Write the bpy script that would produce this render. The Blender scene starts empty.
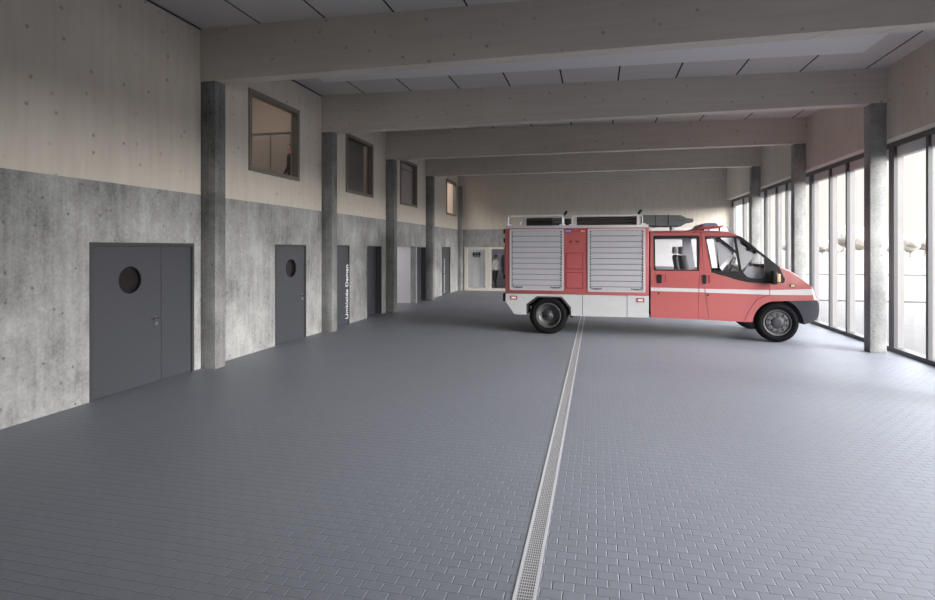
import bpy, bmesh, math, random
from mathutils import Vector, Matrix
from mathutils.geometry import tessellate_polygon
random.seed(7)
C = bpy.context.scene.collection
PI = math.pi

# ------------------------------------------------------------------ materials
MATS = {}
class NT:
    def __init__(s, name):
        s.m = bpy.data.materials.new(name); s.m.use_nodes = True
        s.t = s.m.node_tree; s.t.nodes.clear()
        s.out = s.n('ShaderNodeOutputMaterial')
    def n(s, typ, **kw):
        nd = s.t.nodes.new(typ)
        for k, v in kw.items():
            if k in nd.inputs: nd.inputs[k].default_value = v
            else: setattr(nd, k, v)
        return nd
    def l(s, a, b): s.t.links.new(a, b)
    def math(s, op, a, b=None, clamp=False):
        nd = s.n('ShaderNodeMath', operation=op); nd.use_clamp = clamp
        for i, v in enumerate((a, b)):
            if v is None: continue
            if isinstance(v, (int, float)): nd.inputs[i].default_value = v
            else: s.l(v, nd.inputs[i])
        return nd.outputs[0]
    def mix(s, f, a, b, typ='MIX'):
        nd = s.n('ShaderNodeMix', data_type='RGBA', blend_type=typ)
        for sock, v in ((nd.inputs[0], f), (nd.inputs[6], a), (nd.inputs[7], b)):
            if isinstance(v, (int, float)): sock.default_value = v
            elif isinstance(v, tuple): sock.default_value = (v[0], v[1], v[2], 1)
            else: s.l(v, sock)
        return nd.outputs[2]
    def pos(s, scale=(1, 1, 1)):
        g = s.n('ShaderNodeNewGeometry'); mp = s.n('ShaderNodeMapping')
        mp.inputs['Scale'].default_value = scale
        s.l(g.outputs['Position'], mp.inputs['Vector']); return mp.outputs[0]
    def flat(s):
        # lays the two horizontal axes onto one, so that spots come out round on every upright face
        g = s.n('ShaderNodeNewGeometry'); x = s.n('ShaderNodeSeparateXYZ'); c = s.n('ShaderNodeCombineXYZ')
        s.l(g.outputs['Position'], x.inputs[0]); s.l(s.math('ADD', x.outputs[0], x.outputs[1]), c.inputs[0]); s.l(x.outputs[2], c.inputs[1])
        return c.outputs[0]
    def noise(s, vec, scale, detail=4.0, rough=.55):
        nd = s.n('ShaderNodeTexNoise', Scale=scale, Detail=detail, Roughness=rough)
        s.l(vec, nd.inputs['Vector']); return nd.outputs['Fac']
    def ramp(s, v, lo, hi, a=0., b=1.):
        nd = s.n('ShaderNodeMapRange'); nd.clamp = True
        s.l(v, nd.inputs[0])
        for i, x in enumerate((lo, hi, a, b)): nd.inputs[i+1].default_value = x
        return nd.outputs[0]
    def bsdf(s, color, rough=.5, metal=0., spec=.5, bump=None, strength=.3, dist=.01, coat=0.):
        b = s.n('ShaderNodeBsdfPrincipled')
        for sock, v in ((b.inputs['Base Color'], color), (b.inputs['Roughness'], rough)):
            if isinstance(v, (int, float)): sock.default_value = v
            elif isinstance(v, tuple): sock.default_value = (v[0], v[1], v[2], 1)
            else: s.l(v, sock)
        b.inputs['Metallic'].default_value = metal
        b.inputs['Specular IOR Level'].default_value = spec
        b.inputs['Coat Weight'].default_value = coat
        b.inputs['Coat Roughness'].default_value = .08
        if bump is not None:
            bp = s.n('ShaderNodeBump', Strength=strength, Distance=dist)
            s.l(bump, bp.inputs['Height']); s.l(bp.outputs[0], b.inputs['Normal'])
        s.l(b.outputs[0], s.out.inputs['Surface']); return b

def mat(name, color, rough=.5, metal=0., spec=.5, var=.06, scale=9., coat=0.):
    """plain paint / plastic / metal with a faint mottling"""
    if name in MATS: return MATS[name]
    t = NT(name)
    f = t.noise(t.pos(), scale, 3)
    c = t.mix(f, tuple(x*(1-var) for x in color), tuple(min(1, x*(1+var)) for x in color))
    r = t.ramp(t.noise(t.pos(), scale*3, 2), .3, .7, max(0, rough-.05), min(1, rough+.05))
    t.bsdf(c, r, metal, spec, coat=coat)
    MATS[name] = t.m; return t.m

def concrete(name, dark, light, streak=.5, spec=.25):
    t = NT(name)
    p = t.pos()
    cloud = t.noise(t.pos((1, 1, .75)), 1.5, 7, .66)
    streaks = t.noise(t.pos((7, 7, .45)), 1.6, 4, .6)
    grain = t.noise(p, 24, 5, .65)
    f = t.math('ADD', t.math('MULTIPLY', cloud, 1.0), t.math('MULTIPLY', streaks, streak))
    f = t.math('ADD', f, t.math('MULTIPLY', grain, .45))
    tot = 1.0+streak+.45
    f = t.ramp(f, tot*.36, tot*.64)
    c = t.mix(f, dark, light)
    v = t.n('ShaderNodeTexVoronoi', voronoi_dimensions='2D', Scale=2.0, Randomness=1.0); t.l(t.flat(), v.inputs['Vector'])
    warp = t.math('ADD', v.outputs['Distance'], t.math('MULTIPLY', grain, .06))
    pit = t.ramp(warp, .05, .072, .8, 0)
    v2 = t.n('ShaderNodeTexVoronoi', voronoi_dimensions='2D', Scale=4.5, Randomness=1.0); t.l(t.flat(), v2.inputs['Vector'])
    pit2 = t.ramp(v2.outputs['Distance'], .03, .065, .45, 0)
    pits = t.math('MAXIMUM', pit, pit2)
    c = t.mix(t.math('MULTIPLY', pits, .7), c, tuple(x*.35 for x in dark))
    h = t.math('SUBTRACT', t.math('MULTIPLY', grain, .5), pits)
    t.bsdf(c, .78, 0, spec, h, .35, .01)
    return t.m

def timber(name, a, b, knotc, axis='Z', spec=.25, seams=1.25):
    """spruce plywood boards: faint grain, small knots, hair line joints"""
    t = NT(name); p = t.pos()
    sc = {'Z': (5, 5, .35), 'X': (.35, 5, 5)}[axis]
    g = t.noise(t.pos(sc), 2.2, 5, .6)
    cl = t.noise(p, .7, 3)
    f = t.ramp(t.math('ADD', g, t.math('MULTIPLY', cl, .6)), .55, 1.05)
    c = t.mix(f, a, b)
    v = t.n('ShaderNodeTexVoronoi', voronoi_dimensions='2D', Scale=2.3, Randomness=.9); t.l(t.flat(), v.inputs['Vector'])
    d = t.math('ADD', v.outputs['Distance'], t.math('MULTIPLY', g, .04))
    pick = t.n('ShaderNodeSeparateXYZ'); t.l(v.outputs['Color'], pick.inputs[0])
    k = t.math('MULTIPLY', t.ramp(d, .055, .095, 1, 0), t.ramp(pick.outputs[0], .2, .75, .15, 1.))
    c = t.mix(t.math('MULTIPLY', k, .55), c, knotc)
    t.bsdf(c, .62, 0, spec, g, .05, .01)
    return t.m

def floor_mat():
    t = NT('grey_pavers'); p = t.pos()
    b = t.n('ShaderNodeTexBrick', Scale=1.0)
    b.offset = .5; b.offset_frequency = 2; b.squash = 1.0
    b.inputs['Mortar Size'].default_value = .0055
    b.inputs['Mortar Smooth'].default_value = 1.0
    b.inputs['Bias'].default_value = 0.0
    b.inputs['Brick Width'].default_value = .133
    b.inputs['Row Height'].default_value = .0855
    b.inputs['Color1'].default_value = (.200, .211, .244, 1)
    b.inputs['Color2'].default_value = (.216, .228, .262, 1)
    b.inputs['Mortar'].default_value = (.20, .206, .238, 1)
    t.l(p, b.inputs['Vector'])
    n = t.noise(p, .5, 4)
    fine = t.noise(p, 90, 3)
    c = t.mix(.35, b.outputs['Color'], t.mix(n, (.18, .19, .22), (.25, .26, .293)))
    h = t.math('ADD', t.math('MULTIPLY', b.outputs['Fac'], -1.0), t.math('MULTIPLY', fine, .08))
    t.bsdf(c, t.ramp(n, .3, .7, .44, .54), 0, .5, h, .75, .006)
    return t.m

def ceiling_mat():
    t = NT('ceiling_board'); g = t.n('ShaderNodeNewGeometry')
    sx = t.n('ShaderNodeSeparateXYZ'); t.l(g.outputs['Position'], sx.inputs[0])
    u = t.math('DIVIDE', t.math('SUBTRACT', sx.outputs[0], .44), 1.173)
    fr = t.math('ABSOLUTE', t.math('SUBTRACT', t.math('FRACT', t.math('ADD', u, 100.5)), .5))
    seam = t.math('LESS_THAN', fr, .014)
    cl = t.noise(t.pos(), .8, 4); gr = t.noise(t.pos((.5, 6, 6)), 1.5, 3)
    base = t.mix(t.math('MULTIPLY', t.math('ADD', cl, gr), .5), (.50, .48, .47), (.58, .565, .555))
    c = t.mix(seam, base, (.03, .027, .025))
    t.bsdf(c, .7, 0, .2, t.math('MULTIPLY', seam, -1.), .8, .02)
    return t.m

def glass(name, tint=(.96, .97, .97), refl=.9, rough=.0, face=.06):
    if name in MATS: return MATS[name]
    t = NT(name)
    tr = t.n('ShaderNodeBsdfTransparent'); tr.inputs[0].default_value = (*tint, 1)
    gl = t.n('ShaderNodeBsdfGlossy', Roughness=rough); gl.inputs[0].default_value = (refl, refl, refl, 1)
    lw = t.n('ShaderNodeLayerWeight', Blend=.5)
    f = t.math('ADD', t.math('MULTIPLY', t.math('POWER', lw.outputs['Facing'], 5.0), .3), face)
    mx = t.n('ShaderNodeMixShader'); t.l(f, mx.inputs[0])
    t.l(tr.outputs[0], mx.inputs[1]); t.l(gl.outputs[0], mx.inputs[2]); t.l(mx.outputs[0], t.out.inputs[0])
    MATS[name] = t.m; return t.m

def emit(name, color, s):
    t = NT(name); e = t.n('ShaderNodeEmission', Strength=s); e.inputs[0].default_value = (*color, 1)
    t.l(e.outputs[0], t.out.inputs[0]); return t.m

def grate_mat():
    t = NT('perforated_grate'); g = t.n('ShaderNodeNewGeometry')
    sx = t.n('ShaderNodeSeparateXYZ'); t.l(g.outputs['Position'], sx.inputs[0])
    fx = t.math('FRACT', t.math('ADD', t.math('DIVIDE', sx.outputs[0], .0135), 100.))
    fy = t.math('FRACT', t.math('ADD', t.math('DIVIDE', sx.outputs[1], .0300), 100.))
    hx = t.math('LESS_THAN', t.math('ABSOLUTE', t.math('SUBTRACT', fx, .5)), .30)
    hy = t.math('LESS_THAN', t.math('ABSOLUTE', t.math('SUBTRACT', fy, .5)), .32)
    hole = t.math('MULTIPLY', hx, hy)
    c = t.mix(hole, (.42, .42, .43), (.05, .05, .055))
    t.bsdf(c, .45, 0., .4, t.math('MULTIPLY', hole, -1.), .6, .01)
    return t.m

M_conc = concrete('fair_faced_concrete', (.14, .14, .138), (.42, .42, .412), .40)
M_col = concrete('shaded_column_concrete', (.09, .092, .09), (.27, .27, .265), .35)  # left columns: darker copy of the concrete, shade put into the colour
M_colr = concrete('lit_column_concrete', (.15, .15, .147), (.40, .40, .392), .25)  # right columns: same concrete made paler, window light put into the colour
M_ply = timber('spruce_board', (.55, .50, .43), (.64, .59, .515), (.20, .13, .09))
M_beam = timber('glulam_beam', (.53, .485, .43), (.61, .565, .51), (.19, .13, .095), 'X')
M_floor = floor_mat(); M_ceil = ceiling_mat(); M_grate = grate_mat()
M_door = mat('anthracite_door', (.046, .048, .056), .42, var=.04)
M_dframe = mat('anthracite_frame', (.040, .040, .045), .45)
M_black = mat('black_plastic', (.009, .009, .010), .5, 0, .25)
M_wframe = mat('bronze_window_frame', (.17, .15, .13), .5)
M_mull = mat('facade_grey', (.085, .085, .09), .45)
M_outer = mat('outer_sash_light', (.23, .22, .215), .5)
M_head = mat('shade_lifted_head_rail', (.60, .58, .57), .5)  # head rail colour lifted to make up for the shade it sits in
M_steel = mat('brushed_steel', (.55, .55, .56), .3, 1.0)
M_rail = mat('galvanised_edge', (.62, .62, .64), .45, .2)
M_white = mat('white_plaster', (.62, .61, .62), .7)
M_cream = mat('cream_frame', (.56, .525, .475), .5)
M_letter = mat('white_lettering', (.85, .85, .85), .5)
M_glass = glass('clear_glass')
M_fglass = glass('facade_glass', (.985, .985, .98), .9, 0, .015)
M_dglass = mat('dark_door_glass', (.012, .010, .010), .35, 0, .2)
M_vglass = glass('vehicle_glass', (.95, .95, .95), .8, 0, .04)
M_red = mat('red_paint', (.34, .083, .082), .34, 0, .5, .03, coat=.35)
M_redd = mat('dark_red_line', (.20, .02, .02), .5)
M_shut = mat('aluminium_shutter', (.43, .425, .455), .42, .25, .5, .03)
M_shutf = mat('aluminium_shutter_frame', (.50, .475, .48), .42, .2)
M_skirt = mat('pale_grey_skirt', (.45, .45, .46), .45, .1)
M_rubber = mat('tyre_rubber', (.006, .006, .0065), .8, 0, .12)
M_rim = mat('grey_steel_rim', (.12, .12, .125), .38, .5)
M_rimd = mat('dark_hub', (.05, .05, .055), .45, .3)
M_bump = mat('grey_bumper', (.032, .034, .043), .65, 0, .25)
M_under = mat('underbody_black', (.03, .03, .032), .8)
M_stripe = mat('white_stripe', (.47, .455, .46), .4)
M_seat = mat('grey_seat_fabric', (.40, .40, .43), .85)
M_dash = mat('grey_dashboard', (.36, .36, .40), .7)
M_hose = mat('black_hose', (.014, .013, .013), .5)
M_hoseb = mat('dark_brown_hose', (.030, .025, .022), .55)
M_bag = mat('charcoal_tarpaulin', (.085, .09, .09), .65)
M_amber = mat('amber_lens', (.62, .40, .24), .25)
M_redlens = mat('red_lens', (.45, .05, .04), .25)
M_clear = mat('clear_lens', (.75, .75, .76), .15)
M_blue = mat('blue_badge', (.06, .05, .22), .35)
M_dome = mat('smoky_blue_dome', (.20, .21, .27), .2)
M_skin = mat('skin', (.50, .30, .22), .6)
M_hair = mat('dark_hair', (.02, .015, .012), .6)
M_shirt = mat('white_shirt', (.66, .64, .62), .8)
M_dark = mat('dark_cloth', (.018, .017, .018), .85)

# ------------------------------------------------------------------ mesh helpers
def smooth(me, angle=35):
    for p in me.polygons: p.use_smooth = True
    me.set_sharp_from_angle(angle=math.radians(angle))

def wloc(o):
    v = Vector((0, 0, 0))
    while o is not None: v += o.location; o = o.parent
    return v

def obj(name, bm, m, parent=None, sm=True, origin=None):
    bmesh.ops.recalc_face_normals(bm, faces=bm.faces)
    me = bpy.data.meshes.new(name)
    if parent is not None: bmesh.ops.translate(bm, verts=bm.verts, vec=-wloc(parent))
    elif origin is not None: bmesh.ops.translate(bm, verts=bm.verts, vec=-Vector(origin))
    bm.to_mesh(me); bm.free()
    for x in (m if isinstance(m, (list, tuple)) else [m]): me.materials.append(x)
    if sm: smooth(me)
    o = bpy.data.objects.new(name, me); C.objects.link(o)
    if parent is not None: o.parent = parent
    elif origin is not None: o.location = origin
    return o

def tag(o, label, cat=None, group=None, kind=None):
    if label: o['label'] = label
    if cat: o['category'] = cat
    if group: o['group'] = group
    if kind: o['kind'] = kind
    return o

def thing(name, loc, label, cat, group=None, kind=None):
    o = bpy.data.objects.new(name, None); C.objects.link(o); o.location = loc
    o.empty_display_size = .2
    return tag(o, label, cat, group, kind)

def bx(bm, x0, x1, y0, y1, z0, z1, bev=0.):
    vs = [bm.verts.new((x, y, z)) for x in (x0, x1) for y in (y0, y1) for z in (z0, z1)]
    fs = [bm.faces.new([vs[i] for i in f]) for f in ((0, 1, 3, 2), (4, 6, 7, 5), (0, 4, 5, 1), (2, 3, 7, 6), (0, 2, 6, 4), (1, 5, 7, 3))]
    if bev > 0:
        es = list({e for f in fs for e in f.edges})
        bmesh.ops.bevel(bm, geom=es, offset=bev, segments=2, profile=.5, affect='EDGES')
    return bm

def box(*a, bev=0.): return bx(bmesh.new(), *a, bev=bev)

def plate(bm, outer, holes, fmap, t0, t1):
    """flat polygon (a,b) with holes, thickened from t0 to t1; fmap(a,b,t)->xyz"""
    loops = [list(outer)] + [list(h) for h in holes]
    flat = [p for l in loops for p in l]
    tris = tessellate_polygon([[Vector((p[0], p[1], 0)) for p in l] for l in loops])
    A = [bm.verts.new(fmap(p[0], p[1], t0)) for p in flat]
    B = [bm.verts.new(fmap(p[0], p[1], t1)) for p in flat]
    for t in tris:
        try:
            bm.faces.new([A[i] for i in t]); bm.faces.new([B[i] for i in reversed(t)])
        except ValueError: pass
    k = 0
    for l in loops:
        n = len(l)
        for i in range(n):
            a, b = k+i, k+(i+1) % n
            try: bm.faces.new((A[a], A[b], B[b], B[a]))
            except ValueError: pass
        k += n
    return bm

def tube(bm, pts, r, seg=10, cap=True):
    pts = [Vector(p) for p in pts]; rings = []
    for i, p in enumerate(pts):
        d = (pts[min(i+1, len(pts)-1)] - pts[max(i-1, 0)]).normalized()
        up = Vector((0, 0, 1)) if abs(d.z) < .9 else Vector((1, 0, 0))
        u = d.cross(up).normalized(); w = d.cross(u)
        rr = r[i] if isinstance(r, (list, tuple)) else r
        rings.append([bm.verts.new(p + (u*math.cos(2*PI*k/seg) + w*math.sin(2*PI*k/seg))*rr) for k in range(seg)])
    for a, b in zip(rings, rings[1:]):
        for k in range(seg): bm.faces.new((a[k], a[(k+1) % seg], b[(k+1) % seg], b[k]))
    if cap: bm.faces.new(rings[0]); bm.faces.new(list(reversed(rings[-1])))
    return bm

def lathe(bm, prof, c, seg=48):
    """profile of (radius, offset along Y) turned about the Y axis through c"""
    rings = []
    for r, y in prof:
        if r < 1e-5: rings.append([bm.verts.new((c[0], c[1]+y, c[2]))])
        else: rings.append([bm.verts.new((c[0]+r*math.cos(2*PI*k/seg), c[1]+y, c[2]+r*math.sin(2*PI*k/seg))) for k in range(seg)])
    for a, b in zip(rings, rings[1:]):
        for k in range(seg):
            k2 = (k+1) % seg
            if len(a) == 1 and len(b) == 1: continue
            if len(a) == 1: bm.faces.new((a[0], b[k2], b[k]))
            elif len(b) == 1: bm.faces.new((a[k], a[k2], b[0]))
            else: bm.faces.new((a[k], a[k2], b[k2], b[k]))
    return bm

def rect(a0, a1, b0, b1): return [(a0, b0), (a1, b0), (a1, b1), (a0, b1)]
def circle(a, b, r, n=40): return [(a+r*math.cos(2*PI*k/n), b+r*math.sin(2*PI*k/n)) for k in range(n)]
def rrect(a0, a1, b0, b1, r, n=5):
    out = []
    for cx, cy, s in ((a1-r, b1-r, 0), (a0+r, b1-r, 1), (a0+r, b0+r, 2), (a1-r, b0+r, 3)):
        for k in range(n+1):
            t = (s + k/n)*PI/2; out.append((cx+r*math.cos(t), cy+r*math.sin(t)))
    return out
def YZ(a, b, t): return (t, a, b)
def XZ(a, b, t): return (a, t, b)

# ------------------------------------------------------------------ dimensions
XL, XR = -6.567, 5.493
YB, YF = 25.98, -6.5
COLY = [8.068, 12.284, 16.503, 20.720]
PRO, COLD = .284, .269
ZB = 4.886
ZTL, ZTR = 5.787, 5.564
ZC = 2.960
ZL = 4.155
XG = 5.72
def ztop(x): return ZTL + (ZTR-ZTL)*(x-XL)/(XR-XL)
def S(o, label, cat): return tag(o, label, cat, kind='structure')

# ------------------------------------------------------------------ room shell
S(obj('floor', box(-11, 5.80, YF-.3, 30.5, -.12, 0), M_floor), 'grey block paved hall floor in running bond', 'floor')

bm = bmesh.new()
plate(bm, [(XL-.3, ztop(XL-.3)), (6.2, ztop(6.2)), (6.2, ztop(6.2)+.25), (XL-.3, ztop(XL-.3)+.25)], [], XZ, YF-.3, YB+.2)
S(obj('ceiling', bm, M_ceil), 'pale ceiling boards with dark open joints', 'ceiling')

# left wall: openings
DOORS = [(5.96, 7.90, 2.13), (10.29, 11.54, 2.13), (12.60, 13.83, 2.13), (15.02, 16.14, 2.12), (17.0, 19.50, 2.11), (19.62, 20.71, 2.10), (23.03, 24.37, 2.10)]
WINS = [(9.39, 11.24), (13.62, 15.46), (17.80, 19.62), (23.73, 25.47)]
WZ0, WZ1 = 3.56, 5.16
out = [(YF, 0)]
for y0, y1, h in DOORS: out += [(y0, 0), (y0, h), (y1, h), (y1, 0)]
out += [(YB+.1, 0), (YB+.1, ZC), (YF, ZC)]
S(obj('wall_left', plate(bmesh.new(), out, [], YZ, XL-.21, XL), M_conc, sm=False), 'lower left wall of raw grey concrete', 'wall')
S(obj('wall_left_upper', plate(bmesh.new(), rect(YF, YB+.1, ZC, 6.7), [rect(a, b, WZ0, WZ1) for a, b in WINS], YZ, XL-.21, XL-.004), M_ply, sm=False),
  'upper left wall of pale knotty spruce boards with windows', 'wall')

# right wall: upper board band
S(obj('wall_right', plate(bmesh.new(), rect(YF, YB+.1, ZL, ztop(XR)+.1), [], YZ, XR, XR+.42), M_ply, sm=False), 'timber band above the right window front', 'wall')
# back wall
PX0, PX1, PZ = -6.27, -2.75, 2.10
bm = plate(bmesh.new(), [(XL-.3, 0), (PX0, 0), (PX0, PZ), (PX1, PZ), (PX1, 0), (-.6, 0), (-.6, ZC), (XL-.3, ZC)], [], XZ, YB, YB+.2)
S(obj('wall_back', bm, M_conc, sm=False), 'grey concrete lower back wall left of the red truck', 'wall')
S(obj('wall_back_lower', box(-.6, 6.2, YB, YB+.2, 0, ZC), M_white, sm=False), 'white plaster lower back wall behind the truck cab', 'wall')
bm = plate(bmesh.new(), [(XL-.3, ZC), (6.2, ZC), (6.2, ztop(6.2)+.1), (XL-.3, ztop(XL-.3)+.1)], [], XZ, YB+.004, YB+.2)
S(obj('wall_back_upper', bm, M_ply, sm=False), 'pale spruce board upper back wall', 'wall')
# wall behind the camera
S(obj('wall_front', box(XL-.3, 6.2, YF-.3, YF, 0, 6.0), M_ply, sm=False), 'timber end wall behind the viewer', 'wall')

names = ['nearest', 'second', 'third', 'fourth']
for i, y in enumerate(COLY):
    S(obj('column', box(XL, XL+PRO, y, y+COLD, 0, ZB, bev=.008), M_col), '%s grey concrete column along the left wall' % names[i], 'column')
RC = [8.068, 12.296, 16.556, 20.795]
for i, y in enumerate(RC):
    S(obj('column', box(XR-PRO, XR, y, y+COLD, 0, ZB, bev=.008), M_colr), ['concrete column at the window front before the truck, out at the right edge', 'concrete column at the window front nearest the truck bumper',
      'concrete column by the windows behind the truck bonnet', 'farthest concrete column by the right windows'][i], 'column')
for i, y in enumerate(COLY):
    bm = plate(bmesh.new(), [(XL, ZB), (XR, ZB), (XR, ztop(XR)), (XL, ztop(XL))], [], XZ, y, y+COLD)
    S(obj('beam', bm, M_beam), '%s timber roof beam spanning the hall' % names[i], 'beam')
S(obj('column', box(XL, XL+.2, YB-.18, YB, 0, 5.05, bev=.006), M_conc), 'narrow concrete pilaster in the far left corner', 'column')
bm = plate(bmesh.new(), [(XL, 5.08), (XR, 5.08), (XR, ztop(XR)), (XL, ztop(XL))], [], XZ, YB-.16, YB)
S(obj('beam', bm, M_beam), 'timber edge beam along the top of the back wall', 'beam')
# shadow gap trims
S(obj('trim_1', box(XL, XL+.012, YF, YB, ztop(XL)-.03, ztop(XL)), M_dframe), 'dark joint between left wall and ceiling', 'trim')
# pale ceiling panel
zp = ztop(-2.8)
bm = plate(bmesh.new(), [(-5.88, ztop(-5.88)-.045), (4.61, ztop(4.61)-.045), (4.61, ztop(4.61)-.002), (-5.88, ztop(-5.88)-.002)], [], XZ, 9.35, 11.15)
tag(obj('ceiling_panel', bm, mat('pale_ceiling_panel', (.66, .67, .68), .6)), 'long pale blue grey panel under the ceiling behind the nearest beam', 'ceiling panel')

# ------------------------------------------------------------------ left wall doors
def handle(parent, y, z, x, lever=-.11):
    bm = bmesh.new()
    tube(bm, [(x, y, z), (x+.055, y, z)], .011)
    tube(bm, [(x+.05, y, z), (x+.055, y+lever*.4, z), (x+.055, y+lever, z-.004)], .010)
    o = obj('door_handle', bm, M_rimd, parent)
    bm = bmesh.new()
    tube(bm, [(x-.002, y, z), (x+.006, y, z)], .030, 20); obj('rosette', bm, M_steel, o)
    bm = bmesh.new()
    tube(bm, [(x-.002, y, z-.085), (x+.010, y, z-.085)], .026, 20); obj('lock_cylinder', bm, M_steel, parent)

def door(n, y0, y1, h, label, depth=0., split=None, rnd=None, hnd=None, thin=.05):
    root = thing('door_%d' % n, (XL, (y0+y1)/2, 0), label, 'door', kind='structure')
    x0 = XL - depth
    if depth == 0:
        fr = plate(bmesh.new(), [(y0, 0), (y0, h), (y1, h), (y1, 0), (y1-thin, 0), (y1-thin, h-thin), (y0+thin, h-thin), (y0+thin, 0)], [], YZ, XL-.16, XL+.012)
    else:
        fr = plate(bmesh.new(), [(y0, 0), (y0, h), (y1, h), (y1, 0), (y1-.02, 0), (y1-.02, h-.03), (y0+.02, h-.03), (y0+.02, 0)], [], YZ, XL-.21, XL+.004)
        thin = .025
    obj('door_frame', fr, M_dframe, root)
    edges = [y0+thin+.006] + ([split] if split else []) + [y1-thin-.006]
    for i, (a, b) in enumerate(zip(edges, edges[1:])):
        a += .004*(i > 0); b -= .004*(i < len(edges)-2)
        hs = [circle(rnd[0], rnd[1], rnd[2])] if rnd and a < rnd[0] < b else []
        lf = obj('door_leaf', plate(bmesh.new(), rect(a, b, .012, h-thin-.006), hs, YZ, x0-.065, x0-.012), M_door, root)
        if hs:
            obj('round_window', plate(bmesh.new(), circle(rnd[0], rnd[1], rnd[2]+.002), [], YZ, x0-.062, x0-.055), M_dglass, lf)
            obj('window_ring', plate(bmesh.new(), circle(rnd[0], rnd[1], rnd[2]+.004), [circle(rnd[0], rnd[1], rnd[2]-.012)], YZ, x0-.056, x0-.008), M_black, lf)
    obj('back_panel', box(x0-.11, x0-.07, y0+.01, y1-.01, 0, h-.01), M_black, root)
    if hnd: handle(root, hnd[0], hnd[1], x0-.012)
    return root

def lettering(root, text, y, z0, length, x):
    cu = bpy.data.curves.new('lettering', 'FONT'); cu.body = text; cu.size = 1; cu.extrude = 0
    o = bpy.data.objects.new('lettering', cu); C.objects.link(o)
    bpy.context.view_layer.update()
    me = bpy.data.meshes.new_from_object(o.evaluated_get(bpy.context.evaluated_depsgraph_get()))
    bpy.data.objects.remove(o); bpy.data.curves.remove(cu)
    bm = bmesh.new(); bm.from_mesh(me); bpy.data.meshes.remove(me)
    xs = [v.co.x for v in bm.verts]; k = length/(max(xs)-min(xs)); mn = min(xs)
    for v in bm.verts: v.co = Vector((x, y - v.co.y*k*1.15, z0 + (v.co.x-mn)*k))
    g = bmesh.ops.extrude_face_region(bm, geom=bm.faces[:])
    bmesh.ops.translate(bm, verts=[e for e in g['geom'] if isinstance(e, bmesh.types.BMVert)], vec=(.004, 0, 0))
    return tag(obj('lettering', bm, M_letter, root, sm=False), 'white upright lettering %s' % text)

door(1, 5.96, 7.90, 2.13, 'wide dark grey double door with round window', 0, 7.21, (6.63, 1.59, .195), (7.11, .98))
door(2, 10.29, 11.54, 2.13, 'single dark grey door with round window', 0, None, (10.93, 1.61, .20), (11.40, .98), thin=.03)
d3 = door(3, 12.60, 13.83, 2.13, 'dark grey door with upright white lettering near a column', 0, None, None, None, thin=.02)
lettering(d3, 'Umkleide Damen', 13.79, .15, 1.45, XL-.012)
door(4, 15.02, 16.14, 2.12, 'recessed dark grey door between second and third columns', .17)
door(5, 19.62, 20.71, 2.10, 'recessed dark grey door tight beside the fourth column', .17)
d6 = door(6, 23.03, 24.37, 2.10, 'farthest dark grey door with a line of white lettering', 0, None, None, None, thin=.02)
lettering(d6, 'Umkleide Herren', 23.52, .08, 1.50, XL-.012)

# passage through the left wall
S(obj('wall_passage', box(-9.6, XL-.21, 19.50, 19.70, 0, 2.6), M_white, sm=False), 'white wall inside the open passage', 'wall')
S(obj('wall_passage_end', box(-9.8, -9.6, 16.6, 19.7, 0, 2.6), M_white, sm=False), 'end wall of the open passage', 'wall')
S(obj('wall_passage_side', box(-9.6, XL-.21, 16.8, 17.0, 0, 2.6), M_white, sm=False), 'near side wall of the open passage', 'wall')
S(obj('ceiling_passage', box(-9.6, XL-.21, 17.0, 19.5, 2.5, 2.6), M_white, sm=False), 'ceiling of the open passage', 'ceiling')

# ------------------------------------------------------------------ left wall windows and rooms behind
wl = ['warm lit high window nearest on the left wall', 'dark high window with a drawn blind', 'dim high window third along the left wall', 'small bright high window farthest along the left wall']
for i, (a, b) in enumerate(WINS):
    root = thing('window_%d' % (i+1), (XL, (a+b)/2, WZ0), wl[i], 'window', kind='structure')
    obj('window_frame', plate(bmesh.new(), rect(a, b, WZ0, WZ1), [rect(a+.085, b-.085, WZ0+.085, WZ1-.085)], YZ, XL-.14, XL+.022), M_wframe, root)
    obj('glass_pane', box(XL-.085, XL-.077, a+.08, b-.08, WZ0+.08, WZ1-.08), M_glass, root)
M_upin = mat('warm_room_plaster', (.55, .475, .425), .8)
M_upfl = mat('timber_floorboards', (.30, .22, .15), .6)
S(obj('floor_upper', box(-10.5, XL-.215, 8.4, YB, 2.86, 2.96), M_upfl, sm=False), 'upper room floor behind the high windows', 'floor')
S(obj('ceiling_upper', box(-10.5, XL-.215, 8.4, YB, 6.6, 6.7), M_upin, sm=False), 'upper room ceiling behind the high windows', 'ceiling')
S(obj('wall_upper_back', box(-10.6, -10.5, 8.4, YB, 2.86, 6.7), M_upin, sm=False), 'rear wall of the upper rooms', 'wall')
for j, y in enumerate((8.4, 13.38, 17.2, 21.6, YB)):
    S(obj('wall_upper_divider', box(-10.5, XL-.215, y-.05, y+.05, 2.96, 6.6), M_upin, sm=False),
      ['near end wall', 'first dividing wall', 'second dividing wall', 'third dividing wall', 'far end wall'][j] + ' of the upper rooms', 'wall')
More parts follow.
